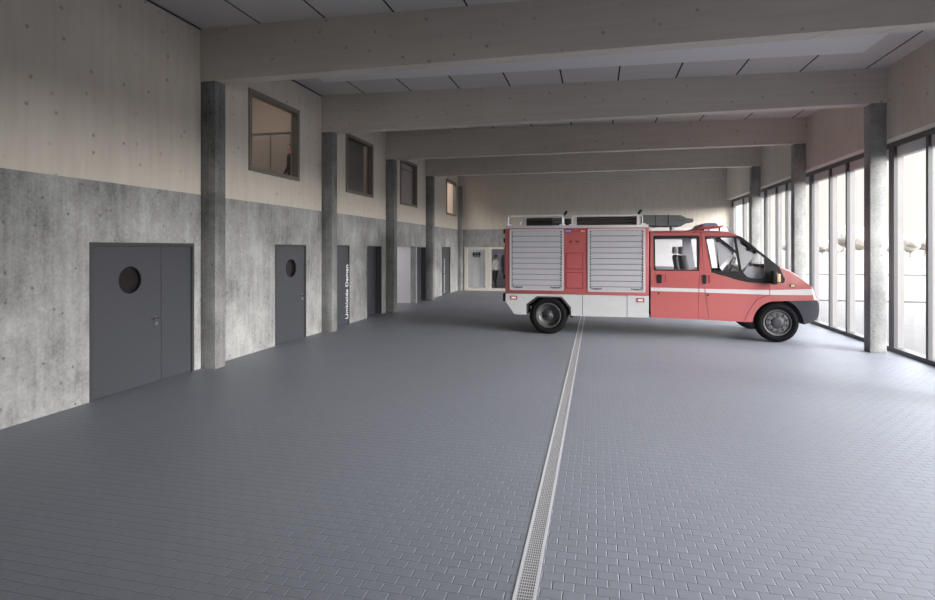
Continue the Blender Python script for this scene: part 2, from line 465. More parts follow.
# wardrobes at the end of the first upper room
def wardrobe(x0, x1, label):
    r = thing('wardrobe', ((x0+x1)/2, 13.05, 2.96), label, 'wardrobe', 'wardrobes in the first upper room')
    m = mat('wardrobe_beige', (.33, .295, .28), .6)
    obj('body', box(x0, x1, 12.78, 13.32, 2.96, 5.02), m, r)
    obj('door', box(x0+.012, x1-.012, 12.755, 12.778, 3.0, 5.0), m, r)
    obj('top_board', box(x0-.005, x1+.005, 12.74, 13.32, 5.02, 5.06), M_wframe, r)
for k, lb in enumerate(('tall beige wardrobe behind the near high window, next to the glass', 'tall beige wardrobe seen at the right half of the near high window',
                        'tall beige wardrobe seen at the left half of the near high window', 'tall beige wardrobe deepest in the upper room')):
    wardrobe(-7.685-.585*k, -7.11-.585*k, lb)
# blinds
def blind(y0, y1, z0, colr, label, x=-6.735):
    r = thing('roller_blind', (x, (y0+y1)/2, 5.1), label, 'blind', 'roller blinds of the upper rooms')
    m = mat('blind_%s' % y0, colr, .9)
    bm = bmesh.new(); n = 24
    plate(bm, rect(y0, y1, z0, 5.1), [], YZ, x-.004, x)
    obj('fabric', bm, m, r)
    obj('bottom_bar', box(x-.012, x+.01, y0, y1, z0-.02, z0+.012), M_wframe, r)
    bm = bmesh.new(); tube(bm, [(x, y0, 5.10), (x, y1, 5.10)], .028, 14); obj('roller', bm, M_wframe, r)
    obj('hem_band', box(x+.001, x+.006, y0, y1, 4.86, 4.89), M_dframe, r)
blind(13.70, 15.16, 3.60, (.14, .11, .11), 'dark brown roller blind drawn behind the second high window')
blind(17.86, 19.50, 3.60, (.44, .365, .355), 'dusky brown roller blind drawn behind the third high window')

# ------------------------------------------------------------------ glazed partition in the back wall
def window_unit(n, x0, x1, label):
    r = thing('door_%d' % n, ((x0+x1)/2, YB, 0), label, 'glass door', kind='structure')
    f = .14
    obj('door_frame', plate(bmesh.new(), rect(x0, x1, .005, PZ), [rect(x0+f, x1-f, .13, PZ-.10)], XZ, YB-.03, YB+.06), M_cream, r)
    obj('glass_pane', box(x0+f-.01, x1-f+.01, YB+.015, YB+.022, .12, PZ-.09), M_glass, r)
    return r
w7 = window_unit(7, -6.27, -5.09, 'cream framed glass door at the far left of the back wall')
w8 = window_unit(8, -5.085, -2.75, 'cream framed glazing beside the truck tail')
M_rear = mat('rear_room_plaster', (.50, .48, .52), .8)
S(obj('wall_rear_room', box(-9, -.5, 30.2, 30.4, 0, 2.8), M_rear, sm=False), 'pale end wall of the room behind the glass', 'wall')
S(obj('wall_rear_room_left', box(-8.2, -8.0, YB+.2, 30.2, 0, 2.8), M_rear, sm=False), 'left wall of the room behind the glass', 'wall')
S(obj('wall_rear_room_right', box(-2.0, -1.8, YB+.2, 30.2, 0, 2.8), M_rear, sm=False), 'right wall of the room behind the glass', 'wall')
S(obj('ceiling_rear_room', box(-9, -.5, YB+.2, 30.4, 2.7, 2.8), M_rear, sm=False), 'ceiling of the room behind the glass', 'ceiling')
# low white partition wall right behind the left pane, with dark helmets on a shelf
S(obj('wall_rear_partition', box(-7.9, -5.42, 27.2, 27.3, 0, 2.7), M_white, sm=False), 'white wall right behind the far glass door', 'wall')
rk = thing('wall_shelf', (-5.92, 27.2, 1.72), 'short dark shelf with helmets on the white wall behind the glass door', 'shelf')
obj('board', box(-6.14, -5.70, 27.03, 27.2, 1.70, 1.735), M_dframe, rk)
for k in range(3):
    xx = -6.06 + .14*k
    obj('bracket', plate(bmesh.new(), [(27.2, 1.70), (27.06, 1.70), (27.18, 1.60), (27.2, 1.60)], [], lambda a, b, t: (t, a, b), xx-.025, xx+.025), M_dframe, rk)
for k in range(3):
    xx = -6.06 + .14*k
    bm = bmesh.new()
    prof = [(0, 0), (.03, .005), (.06, .03), (.068, .07), (.070, .10), (.082, .12), (.078, .125), (.06, .11), (0, .10)]
    lathe(bm, prof, (0, 0, 0), 24)
    for v in bm.verts: v.co = Vector((xx + v.co.x*.78, 27.115 + v.co.z*.95, 1.735 + (.125 - v.co.y)))
    tag(obj('helmet', bm, M_dark, origin=(xx, 27.115, 1.735)), ['dark helmet on the shelf behind the glass door, nearest the left wall', 'dark helmet in the middle of the small shelf',
        'dark helmet on the shelf, next to the middle door post'][k], 'helmet', 'helmets on the small shelf')
# coats on the far wall of the room
for k in range(3):
    cx = -4.96 + .46*k
    bm = bmesh.new()
    secs = [(1.72, .05, .03), (1.66, .15, .06), (1.55, .19, .09), (1.25, .17, .10), (.95, .18, .11), (.70, .20, .12)]
    rings = [[bm.verts.new((cx + w*math.cos(2*PI*j/20)*(1+.06*math.sin(5*j)), 30.075 + d*math.sin(2*PI*j/20), z)) for j in range(20)] for z, w, d in secs]
    for a, b in zip(rings, rings[1:]):
        for j in range(20): bm.faces.new((a[j], a[(j+1) % 20], b[(j+1) % 20], b[j]))
    bm.faces.new(rings[0]); bm.faces.new(rings[-1])
    r = thing('coat', (cx, 30.075, .7), ['dark blue coat hanging behind the glass, beside the standing person', 'dark blue coat hanging second from the person', 'dark blue coat hanging hidden behind the truck tail'][k], 'coat', 'coats behind the glass')
    obj('torso', bm, mat('navy_coat', (.045, .05, .10), .85), r)
    for s in (-1, 1):
        bm = bmesh.new(); tube(bm, [(cx+s*.13, 30.075, 1.62), (cx+s*.165, 30.06, 1.35), (cx+s*.165, 30.03, 1.02)], [.055, .05, .045], 12)
        obj('sleeve', bm, mat('navy_coat', (.045, .05, .10), .85), r)
    bm = bmesh.new(); tube(bm, [(cx, 30.075, 1.70), (cx, 30.12, 1.78), (cx, 30.175, 1.79)], .008, 8); obj('hanger', bm, M_steel, r)
cr = thing('coat_rail', (-4.5, 30.2, 1.8), 'slim steel coat rail on the far wall carrying the dark coats', 'coat rail')
obj('board', box(-5.2, -3.8, 30.18, 30.2, 1.76, 1.84), M_steel, cr)
obj('end_cap', box(-5.22, -5.2, 30.175, 30.2, 1.755, 1.845), M_dframe, cr); obj('end_cap', box(-3.8, -3.78, 30.175, 30.2, 1.755, 1.845), M_dframe, cr)

# ------------------------------------------------------------------ right window front
POST = (.39, 1.353, 2.364, 3.34)
bays = [3.846] + RC
bl = ['window front at the right edge before the nearest column', 'window front at the right edge of the view', 'window front behind the truck bumper', 'window front behind the truck windscreen', 'farthest window front by the back wall']
S(obj('wall_right_light_block', box(XR, XR+.42, YF, -0.3, 0, ZL), M_ply, sm=False), 'unseen timber wall added beside the viewer to shut out daylight', 'wall')  # added out of view to keep daylight off the near floor
S(obj('window_10', box(XG-.02, XG+.12, -0.3, 3.846+.17, 0, .10), M_mull), 'dark sill of the window front beside the viewer', 'window')
for i, yc in enumerate(bays):
    y0 = yc+.17; y1 = (bays[i+1]+.17) if i+1 < len(bays) else YB
    root = thing('window_%d' % (i+5), (XG, (y0+y1)/2, 0), bl[i], 'window', kind='structure')
    obj('sill', box(XG-.03, XG+.16, y0, y1, 0, .085), M_mull, root)
    obj('head_rail', box(XG-.01, XG+.16, y0, y1, ZL-.10, ZL), M_mull, root)
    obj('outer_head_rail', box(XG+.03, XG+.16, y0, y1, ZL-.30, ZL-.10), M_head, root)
    ps = [yc+p for p in POST if yc+p < y1-.1]
    if i == len(bays)-1: ps.append(YB-.06)
    for k, p in enumerate(ps):
        w = .20 if k == 0 else .075
        obj('mullion', box(XG-.02, XG+.045, p-w, p, .085, ZL-.10), M_mull, root)
        obj('outer_sash', box(XG+.045, XG+.155, p-w+.008, p-.008, .085, ZL-.30), M_outer, root)
    for a, b in zip(ps, ps[1:]+[y1+.17]):
        obj('glass_pane', box(XG+.06, XG+.068, a-.01, min(b, YB)-.05, .08, ZL-.25), M_fglass, root)

# ------------------------------------------------------------------ drain channel
dr = thing('drainage_channel', (-.415, 8, 0), 'long narrow floor drain with pale edges running under the truck', 'drain')
Y0, Y1 = -2.0, 25.9
obj('edge_rail', box(-.483, -.463, Y0, Y1, -.02, .0035), M_rail, dr)
obj('edge_rail', box(-.368, -.348, Y0, Y1, -.02, .0035), M_rail, dr)
obj('grate', box(-.463, -.368, Y0, Y1, -.02, .002), M_grate, dr)

# ------------------------------------------------------------------ fire truck
YV, W = 13.16, 2.32
truck = thing('fire_truck', (1.24, YV+W/2, 0), 'red fire truck with silver shutters and white stripe parked across the hall', 'fire truck')
def cl(x): return max(0., min(1., x))
def deform(bm, cuts=True):
    if cuts:
        for nrm, vals in (((1, 0, 0), [3.5+.12*k for k in range(10)]), ((0, 0, 1), [1.25+.15*k for k in range(8)])):
            for v in vals:
                co = [0, 0, 0]; co[0 if nrm[0] else 2] = v
                bmesh.ops.bisect_plane(bm, geom=bm.verts[:]+bm.edges[:]+bm.faces[:], dist=1e-5, plane_co=co, plane_no=nrm)
    for v in bm.verts:
        x, y, z = v.co
        i = .11*cl((z-1.25)/1.2)**1.4 + .15*cl((x-3.5)/1.15)**2
        t = (y-YV)/W
        v.co.y = y + i*(1-2*t)
    return bm
def side(t0, t1, s):
    """map for a plate lying on the near (s=0) or far (s=1) flank; t counts inwards from the flank"""
    return (lambda a, b, t: (a, YV+t, b)) if s == 0 else (lambda a, b, t: (a, YV+W-t, b))
def flank(name, outer, holes, t0, t1, m, parent, s, dfm=True):
    bm = plate(bmesh.new(), outer, holes, side(t0, t1, s), t0, t1)
    if dfm: deform(bm)
    return obj(name, bm, m, parent)

# rear box body
body = obj('box_body', box(-2.17, 1.155, YV+.012, YV+W-.012, .965, 2.53, bev=.018), M_red, truck)
obj('roof_edge', box(-2.18, 1.14, YV+.0, YV+W, 2.525, 2.59, bev=.008), M_shutf, truck)
obj('gap_seal', box(1.15, 1.185, YV+.06, YV+W-.06, .55, 2.44), M_black, truck)
for s in (0, 1):
    for (a, b, z0, z1) in ((-2.055, -.765, 1.045, 2.505), (-.215, 1.075, 1.035, 2.505)):
        sf = flank('shutter_frame', rrect(a, b, z0, z1, .03), [rect(a+.05, b-.05, z0+.03, z1-.04)], -.006, .03, M_shutf, truck, s, False)
        # ribbed slats
        bm = bmesh.new(); n = 10; pz = (z1-.04-(z0+.12))/n; prof = [(z0+.03, .001), (z0+.115, .001), (z0+.12, .0105)]
        for k in range(n):
            q = z0+.12+k*pz; prof += [(q+.012, -.001), (q+pz-.016, -.001), (q+pz, .0105)]
        mp = side(0, 0, s)
        L = [bm.verts.new(mp(a+.05, z, t)) for z, t in prof]; R = [bm.verts.new(mp(b-.05, z, t)) for z, t in prof]
        for k in range(len(prof)-1):
            bm.faces.new((L[k], R[k], R[k+1], L[k+1]))
        sh = obj('roller_shutter', bm, M_shut, truck, sm=False)
        bm = bmesh.new()
        for k in range(n+1):
            q = z0+.12+k*pz; ya, yb = sorted((mp(0, 0, -.0025)[1], mp(0, 0, .010)[1])); bx(bm, a+.05, b-.05, ya, yb, q-.007, q+.007)
        obj('slat_joint', bm, mat('joint_grey', (.16, .16, .175), .6), sh, sm=False)
        first = None
        if s == 0:
            for k in range(2*n+1):
                zz = z0+.10 + k*(z1-.07-z0-.10)/(2*n)
                for xx in (a+.062, b-.062):
                    if first is None:
                        first = obj('rivet', box(xx-.012, xx+.012, YV-.008, YV+.012, zz-.015, zz+.015), M_black, sh); fx, fz = xx, zz
                    else:
                        q = first.copy(); C.objects.link(q); q.parent = sh; q.location = (xx-fx, 0, zz-fz)
        for xx in (a+.20, b-.20):
            bm = bmesh.new()
            ya, yb = sorted((mp(0, 0, -.012)[1], mp(0, 0, .006)[1]))
            for dx in (-.10, .10): bx(bm, xx+dx-.015, xx+dx+.015, ya, yb, z0+.055, z0+.095)
            bx(bm, xx-.075, xx+.075, *sorted((mp(0, 0, -.004)[1], mp(0, 0, .006)[1])), z0+.05, z0+.085)
            obj('latch', bm, mat('latch_grey', (.10, .10, .105), .5), sh)
    # middle panel: two hatches, badge, lamp, emblem
    for z0, z1 in ((1.555, 1.945), (1.10, 1.49)):
        flank('hatch_seal', rect(-.715, -.315, z0, z1), [rect(-.697, -.333, z0+.018, z1-.018)], .002, .014, M_redd, truck, s, False)
        flank('hatch', rect(-.695, -.335, z0+.02, z1-.02), [], .004, .014, M_red, truck, s, False)
    bd = flank('badge', rrect(-.755, -.575, 2.425, 2.50, .012), [], .0, .014, M_blue, truck, s, False)
    flank('badge_face', rect(-.735, -.595, 2.44, 2.475), [], -.003, .002, mat('badge_lilac', (.32, .30, .52), .4), bd, s, False)
    lm = flank('clearance_lamp', rrect(-.41, -.255, 2.43, 2.495, .012), [], -.012, .014, M_redlens, truck, s, False)
    flank('lens', rect(-.38, -.275, 2.44, 2.465), [], -.016, -.01, mat('pink_lens', (.62, .36, .34), .3), lm, s, False)
    # two small dark leaping marks
    for dx, f in ((-.60, 1), (-.46, -1)):
        em = bmesh.new()
        pts = [(-.05, .0), (-.03, .022), (.0, .018), (.03, .03), (.045, .02), (.02, .0), (.03, -.03), (.012, -.03), (.0, -.005), (-.025, -.012), (-.03, -.035), (-.045, -.03)]
        plate(em, [(dx+f*x, 2.205+z) for x, z in pts], [], side(0, 0, s), .006, .014)
        plate(em, [(dx+f*x, 2.205+z) for x, z in [(.045, .025), (.085, .033), (.05, .034)]], [], side(0, 0, s), .006, .014)
        obj('emblem', em, mat('emblem_maroon', (.13, .02, .025), .5), truck)
    # skirt
    sk = [(-2.15, .955), (-2.155, .77), (-1.94, .462), (-1.65, .462), (-1.65, .71), (-1.40, .905), (-.81, .905), (-.60, .66), (-.59, .462), (-.338, .462)]
    flank('skirt_panel', sk+[(-.338, .958)], [], 0, .10, M_skirt, truck, s, False)
    flank('skirt_panel', rect(-.325, .665, .462, .958), [], 0, .10, M_skirt, truck, s, False)
    flank('skirt_panel', rect(.678, 1.15, .466, .962), [], 0, .10, M_skirt, truck, s, False)
    flank('skirt_backing', rect(-.5, 1.14, .47, .95), [], .10, .14, M_under, truck, s, False)
    for xx, zz in ((-1.955, .86), (.965, .86)):
        lm = flank('side_marker', rrect(xx-.085, xx+.085, zz-.048, zz+.048, .015), [], -.008, .01, mat('marker_maroon', (.22, .05, .04), .4), truck, s, False)
        flank('lens', rect(xx-.055, xx+.055, zz-.022, zz+.022), [], -.012, -.006, mat('marker_pale', (.75, .62, .55), .3), lm, s, False)
    # mud guard inside the rear arch
    arch = [(-1.66, .50), (-1.65, .71), (-1.40, .905), (-.81, .905), (-.60, .66), (-.575, .44)]
    inn = [(x*1.0+(.035 if x < -1.1 else -.035), z-.03) for x, z in arch]
    flank('mudguard', arch + inn[::-1], [], .004, .55, M_under, truck, s, False)
    flank('mud_flap', [(-.60, .62), (-.555, .66), (-.52, .47), (-.58, .40)], [], .002, .04, M_black, truck, s, False)
    # hinges and tail rubber
    for z in (2.46, 2.24, 1.36):
        obj('hinge', box(-2.215, -2.165, *sorted((side(0, 0, s)(0, 0, .03)[1], side(0, 0, s)(0, 0, .10)[1])), z-.055, z+.055, bev=.01), M_black, truck)
obj('rear_bumper', box(-2.225, -2.15, YV+.02, YV+W-.02, .765, .955, bev=.012), M_black, truck)
obj('rear_bumper_beam', box(-1.96, -1.72, YV+.12, YV+W-.12, .55, .94), M_under, truck)
obj('rear_shutter', box(-2.18, -2.165, YV+.3, YV+W-.3, 1.05, 2.4), M_shut, truck)
obj('grab_bar', tube(bmesh.new(), [(-2.17, YV+.16, 1.15), (-2.205, YV+.16, 1.2), (-2.205, YV+.16, 2.1), (-2.17, YV+.16, 2.15)], .014), M_shutf, truck)
obj('chassis', box(-1.9, 3.2, YV+.62, YV+W-.62, .60, .97), M_under, truck)
obj('underfloor', box(1.19, 3.22, YV+.06, YV+W-.06, .48, .58), M_under, truck)
obj('axle', tube(bmesh.new(), [(-1.13, YV+.3, .44), (-1.13, YV+W-.3, .44)], .07, 14), M_under, truck)
obj('axle', tube(bmesh.new(), [(3.82, YV+.24, .43), (3.82, YV+W-.24, .43)], .055, 14), M_under, truck)

# wheels
def wheel(cx, cz, r, s, rear):
    fl = 1 if s == 0 else -1
    yo = YV+.015 if s == 0 else YV+W-.015
    def turned(prof, seg=56): return lathe(bmesh.new(), [(a, b*fl) for a, b in prof], (cx, yo, cz), seg)
    wd = .27
    rr = r*.64 if rear else r*.65
    if rear:
        rim = turned([(rr+.01, .02), (rr, .004), (rr-.02, .008), (rr-.035, .05), (rr-.05, .12), (rr-.09, .15), (rr*.42, .16), (rr*.40, .10), (rr*.36, .075), (rr*.30, .07), (rr*.27, .10), (0, .10)])
    else:
        rim = turned([(rr+.01, .03), (rr, .010), (rr-.02, .014), (rr-.03, .05), (rr-.045, .055), (rr-.055, .03), (rr*.62, .022), (rr*.50, .03), (0, .03)])
    w = obj('wheel', rim, M_rim, truck)
    tp = [(rr-.005, .035), (rr+.02, .012), (rr+.07, .0), (r-.06, .004), (r-.015, .03), (r, .055), (r, .09), (r-.008, .095), (r, .10), (r, wd-.10), (r-.008, wd-.095), (r, wd-.09), (r, wd-.05), (r-.02, wd-.02), (rr+.05, wd), (rr-.01, wd-.03)]
    ty = turned(tp, 64); obj('tyre', ty, M_rubber, w)
    if rear:
        obj('inner_tyre', turned([(a, b+.29) for a, b in tp], 64), M_rubber, w)
        obj('hub_cap', turned([(rr*.28, .10), (rr*.27, .05), (rr*.2, .035), (0, .03)], 32), M_rimd, w)
    else:
        obj('hub_cap', turned([(rr*.46, .03), (rr*.45, .008), (rr*.36, -.004), (rr*.18, -.008), (0, -.008)], 36), M_rimd, w)
    n = 10
    for k in range(n):
        a = 2*PI*(k+.5)/n; q = rr*(.68 if not rear else .52)
        px, pz = cx+q*math.cos(a), cz+q*math.sin(a)
        y1 = yo + fl*(.018 if not rear else .150)
        obj('vent_hole', tube(bmesh.new(), [(px, y1, pz), (px, y1+fl*.012, pz)], rr*(.075 if not rear else .04), 12), M_black, w)
        if not rear:
            a = 2*PI*k/n; q = rr*.52
            obj('wheel_nut', tube(bmesh.new(), [(cx+q*math.cos(a), yo+fl*.022, cz+q*math.sin(a)), (cx+q*math.cos(a), yo+fl*.004, cz+q*math.sin(a))], .010, 6), M_steel, w)
for s in (0, 1):
    wheel(-1.13, .45, .45, s, True)
    wheel(3.82, .43, .43, s, False)

# cab flanks
BLK = [(2.36, 2.315), (3.10, 2.315), (3.47, 1.985), (3.86, 1.64), (3.965, 1.37), (3.94, 1.30), (3.58, 1.28), (3.2, 1.31), (2.96, 1.37), (2.49, 1.52)]
G1 = [(2.385, 2.285), (2.955, 2.285), (3.055, 1.535), (2.505, 1.55)]
G2 = [(3.005, 2.27), (3.10, 2.265), (3.565, 1.85), (3.575, 1.45), (3.54, 1.395), (3.47, 1.38), (3.27, 1.40), (3.20, 1.43), (3.10, 1.55)]
RW = rrect(1.255, 2.245, 1.54, 2.335, .03)
RG = rrect(1.292, 2.185, 1.565, 2.285, .03)
for s in (0, 1):
    rear_door = flank('rear_door', [(1.19, .47), (2.195, .455), (2.21, 1.05), (2.222, 1.5), (2.265, 2.40), (1.19, 2.40)], [RW], 0, .035, M_red, truck, s)
    flank('window_frame', RW, [RG], .002, .03, M_black, rear_door, s)
    flank('window_glass', RG, [], .012, .017, M_vglass, rear_door, s)
    flank('door_handle', rrect(1.335, 1.425, 1.255, 1.455, .015), [], -.02, .004, M_black, rear_door, s)
    flank('handle_recess', rect(1.445, 1.515, 1.27, 1.45), [rect(1.445, 1.497, 1.27, 1.432)], -.003, .002, M_redd, rear_door, s)
    flank('door_lock', circle(1.36, 1.03, .022, 14), [], -.006, .002, M_black, rear_door, s)
    flank('door_pillar', [(2.203, .455), (2.425, .447), (2.345, 1.03), (2.277, 2.40), (2.273, 2.40), (2.23, 1.5), (2.218, 1.05)], [], .0, .035, M_red, truck, s)
    fd = flank('front_door', [(2.433, .447), (3.15, .43), (3.17, .52), (3.26, .72), (3.40, .93), (3.655, 1.04), (3.655, 1.276), (3.58, 1.277), (3.2, 1.305), (2.96, 1.365), (2.484, 1.513), (2.352, 2.32), (3.05, 2.32), (2.96, 2.352), (2.76, 2.392), (2.285, 2.40), (2.353, 1.03)], [], 0, .035, M_red, truck, s)
    flank('window_trim', BLK, [G1, G2], -.004, .03, M_black, fd, s)
    flank('window_glass', G1, [], .012, .017, M_vglass, fd, s)
    flank('quarter_glass', G2, [], .012, .017, M_vglass, fd, s)
    flank('door_handle', rrect(2.305, 2.37, 1.255, 1.455, .015), [], -.02, .004, M_black, fd, s)
    flank('handle_recess', rect(2.40, 2.455, 1.27, 1.45), [], -.003, .002, M_redd, fd, s)
    flank('door_lock', circle(2.405, 1.005, .022, 14), [], -.006, .002, M_black, fd, s)
    arc = [(3.82+.50*math.cos(t)*1.0, .41+.50*math.sin(t)) for t in [PI*(1-.02-.40*k/8) for k in range(9)]]
    fen = [(3.158, .43)] + [(3.315, .43)] + arc[1:] + [(3.98, .905), (4.10, .905), (4.62, .92), (4.575, 1.10), (4.545, 1.17), (4.49, 1.235), (4.25, 1.425), (4.06, 1.545), (3.86, 1.62), (3.972, 1.37), (3.945, 1.296), (3.662, 1.276), (3.662, 1.035), (3.408, .925), (3.268, .715), (3.178, .515)]
    flank('front_wing', fen, [], 0, .035, M_red, truck, s)
    # stripe, sections following the doors
    for nm, par, pts in (('stripe', rear_door, [(1.19, 1.075), (2.208, 1.065), (2.211, 1.145), (1.19, 1.155)]),
                         ('stripe', fd, [(2.353, 1.06), (3.652, 1.035), (3.652, 1.14), (2.343, 1.142)])):
        flank(nm, pts, [], -.004, .001, M_stripe, par, s)
    flank('stripe', [(2.222, 1.065), (2.338, 1.062), (2.330, 1.142), (2.225, 1.145)], [], -.004, .001, M_stripe, truck, s)
    flank('stripe', [(3.665, 1.037), (4.585, 1.035), (4.55, 1.165), (3.665, 1.14)], [], -.004, .001, M_stripe, truck, s)
    lm = flank('indicator_lamp', rrect(4.06, 4.18, 1.205, 1.275, .02), [], -.012, .002, M_black, truck, s)
    flank('lens', rect(4.085, 4.165, 1.217, 1.262), [], -.017, -.010, M_amber, lm, s)
    # mirror
    mp = side(0, 0, s)
    ya, yb = sorted((mp(0, 0, -.20)[1], mp(0, 0, -.05)[1]))
    mi = obj('wing_mirror', box(3.66, 3.765, ya, yb, 1.27, 1.56, bev=.025), M_black, truck)
    obj('mirror_arm', tube(bmesh.new(), [mp(3.72, 1.36, -.06), mp(3.76, 1.34, .06)], .03, 10), M_black, mi)
    ya, yb = sorted((mp(0, 0, -.215)[1], mp(0, 0, -.13)[1]))
    obj('indicator_lens', box(3.745, 3.815, ya, yb, 1.325, 1.50, bev=.012), M_amber, mi)
    # inner lining with the same openings, gives doors their depth
    LIN = [(1.19, .58), (3.12, .58), (3.30, .95), (3.6, 1.10), (3.9, 1.28), (3.80, 1.62), (3.45, 1.95), (3.08, 2.27), (2.76, 2.34), (1.19, 2.36)]
    flank('door_lining', LIN, [[(x, z) for x, z in RG], G1, G2], .04, .06, M_seat, truck, s)
    # wheel arch liner
    bm = bmesh.new()
    ts = [PI*(1.0-k/14*.98) for k in range(15)]
    A = [bm.verts.new(mp(3.82+.515*math.cos(t), .40+.515*math.sin(t), .03)) for t in ts]
    B = [bm.verts.new(mp(3.82+.515*math.cos(t), .40+.515*math.sin(t), .62)) for t in ts]
    for k in range(14): bm.faces.new((A[k], A[k+1], B[k+1], B[k]))
    bm.faces.new(B); obj('arch_liner', bm, M_under, truck)
    # headlamp
    hl = flank('headlamp', [(4.505, 1.225), (4.545, 1.16), (4.57, 1.10), (4.61, .935), (4.565, .935), (4.535, 1.08)], [], -.006, .05, M_clear, truck, s)

def across(name, pts, m, v0=0., v1=W, lip=True, th=0., parent=None):
    """sheet following a side profile, running over the full width with softly dropped edges"""
    bm = bmesh.new()
    vs = ([(v0, -.05), (v0+.025, -.02), (v0+.08, -.004), (v0+.3, 0)] if lip else [(v0, 0), (v0+.1, 0)])
    vs = vs + [((v0+v1)/2, 0.01 if lip else 0)] + [(v0+v1-a, d) for a, d in reversed(vs)]
    g = [[bm.verts.new((x, YV+v, z+d)) for v, d in vs] for x, z in pts]
    for a, b in zip(g, g[1:]):
        for k in range(len(vs)-1): bm.faces.new((a[k], a[k+1], b[k+1], b[k]))
    deform(bm, False)
    return obj(name, bm, m, parent or truck)
roof = across('cab_roof', [(1.17, 2.445), (1.3, 2.455), (1.8, 2.46), (2.24, 2.46), (2.55, 2.45), (2.76, 2.435), (2.90, 2.41), (3.0, 2.375), (3.11, 2.32)], M_red)
across('windscreen', [(3.10, 2.315), (3.28, 2.165), (3.47, 1.99), (3.66, 1.825), (3.85, 1.655)], M_vglass, .09, W-.09, False)
for s in (0, 1):
    a, b = (0, .10) if s == 0 else (W-.10, W)
    bm = bmesh.new()
    pts = [(3.085, 2.33), (3.28, 2.17), (3.47, 1.995), (3.66, 1.83), (3.87, 1.645)]
    for (x0, z0), (x1, z1) in zip(pts, pts[1:]):
        q = [bm.verts.new(p) for p in ((x0, YV+a, z0-.01), (x0, YV+b, z0), (x1, YV+b, z1), (x1, YV+a, z1-.01))]
        bm.faces.new(q)
        q2 = [bm.verts.new(p) for p in ((x0-.03, YV+a, z0-.05), (x0-.03, YV+b, z0-.04), (x1-.03, YV+b, z1-.04), (x1-.03, YV+a, z1-.05))]
        bm.faces.new(q2)
        bm.faces.new((q[0], q[3], q2[3], q2[0])); bm.faces.new((q[1], q[2], q2[2], q2[1]))
    deform(bm, False); obj('windscreen_pillar', bm, M_black, truck)
across('bonnet', [(3.84, 1.665), (3.95, 1.63), (4.06, 1.58), (4.25, 1.46), (4.40, 1.345), (4.50, 1.255)], M_red)
across('front_panel', [(4.50, 1.255), (4.545, 1.17), (4.585, 1.08), (4.62, .91)], M_red, lip=False)
across('grille', [(4.56, 1.17), (4.60, 1.08), (4.625, .98)], M_black, .62, W-.62, False)
for s in (0, 1):
    across('front_headlamp', [(4.535, 1.21), (4.57, 1.12), (4.60, 1.05), (4.628, .94)], M_clear, .06 if s == 0 else W-.5, .5 if s == 0 else W-.06, False)
BMP = [(4.04, .895), (4.63, .915), (4.665, .86), (4.675, .73), (4.66, .60), (4.63, .51), (4.45, .43), (4.35, .40), (4.33, .50), (4.27, .68), (4.16, .82)]
bm = plate(bmesh.new(), BMP, [], XZ, YV-.004, YV+W+.004)
for v in [.3, .6, 1.16, 1.7, 2.0]:
    bmesh.ops.bisect_plane(bm, geom=bm.verts[:]+bm.edges[:]+bm.faces[:], dist=1e-5, plane_co=(0, YV+v, 0), plane_no=(0, 1, 0))
bp = obj('front_bumper', deform(bm), M_bump, truck)
obj('bumper_groove', deform(plate(bmesh.new(), [(4.30, .80), (4.66, .805), (4.66, .812), (4.30, .807)], [], XZ, YV-.007, YV+.02)), M_black, bp)

# cab interior
for k, v in enumerate((.32, W-.32-.62)):
    r = obj('seat', box(1.98, 2.55, YV+v, YV+v+.56, 1.12, 1.30, bev=.05), M_seat, truck)
    bm = bmesh.new(); bx(bm, -.075, .075, YV+v, YV+v+.56, 0, .62, bev=.05)
    bmesh.ops.rotate(bm, cent=(0, 0, 0), matrix=Matrix.Rotation(-.16, 3, 'Y'), verts=bm.verts)
    bmesh.ops.translate(bm, verts=bm.verts, vec=(2.05, 0, 1.27)); obj('backrest', bm, M_seat, r)
    obj('headrest', box(1.87, 1.98, YV+v+.14, YV+v+.42, 1.90, 2.09, bev=.04), M_seat, r)
r = obj('bench_seat', box(1.30, 1.75, YV+.25, YV+W-.25, 1.02, 1.2, bev=.05), M_seat, truck)
obj('backrest', box(1.20, 1.34, YV+.25, YV+W-.25, 1.18, 1.56, bev=.04), M_seat, r)
bm = plate(bmesh.new(), [(3.18, 1.12), (3.16, 1.50), (3.24, 1.62), (3.36, 1.65), (3.60, 1.60), (3.80, 1.58), (3.80, 1.12)], [], XZ, YV+.14, YV+W-.14)
obj('dashboard', bm, M_dash, truck)
bm = bmesh.new()
ring = [(3.02+.17*math.sin(.45)*math.cos(t), YV+.62+.19*math.sin(t), 1.66+.19*math.cos(.45)*math.cos(t)) for t in [2*PI*k/28 for k in range(29)]]
tube(bm, ring, .016, 8, False)
tube(bm, [(3.02, YV+.62, 1.66), (3.22, YV+.62, 1.54)], .025, 8)
tube(bm, [(3.02, YV+.44, 1.66), (3.02, YV+.80, 1.66)], .014, 8)
obj('steering_wheel', bm, M_black, truck)
obj('rear_partition', box(1.186, 1.20, YV+.08, YV+W-.08, .6, 1.50), M_seat, truck)

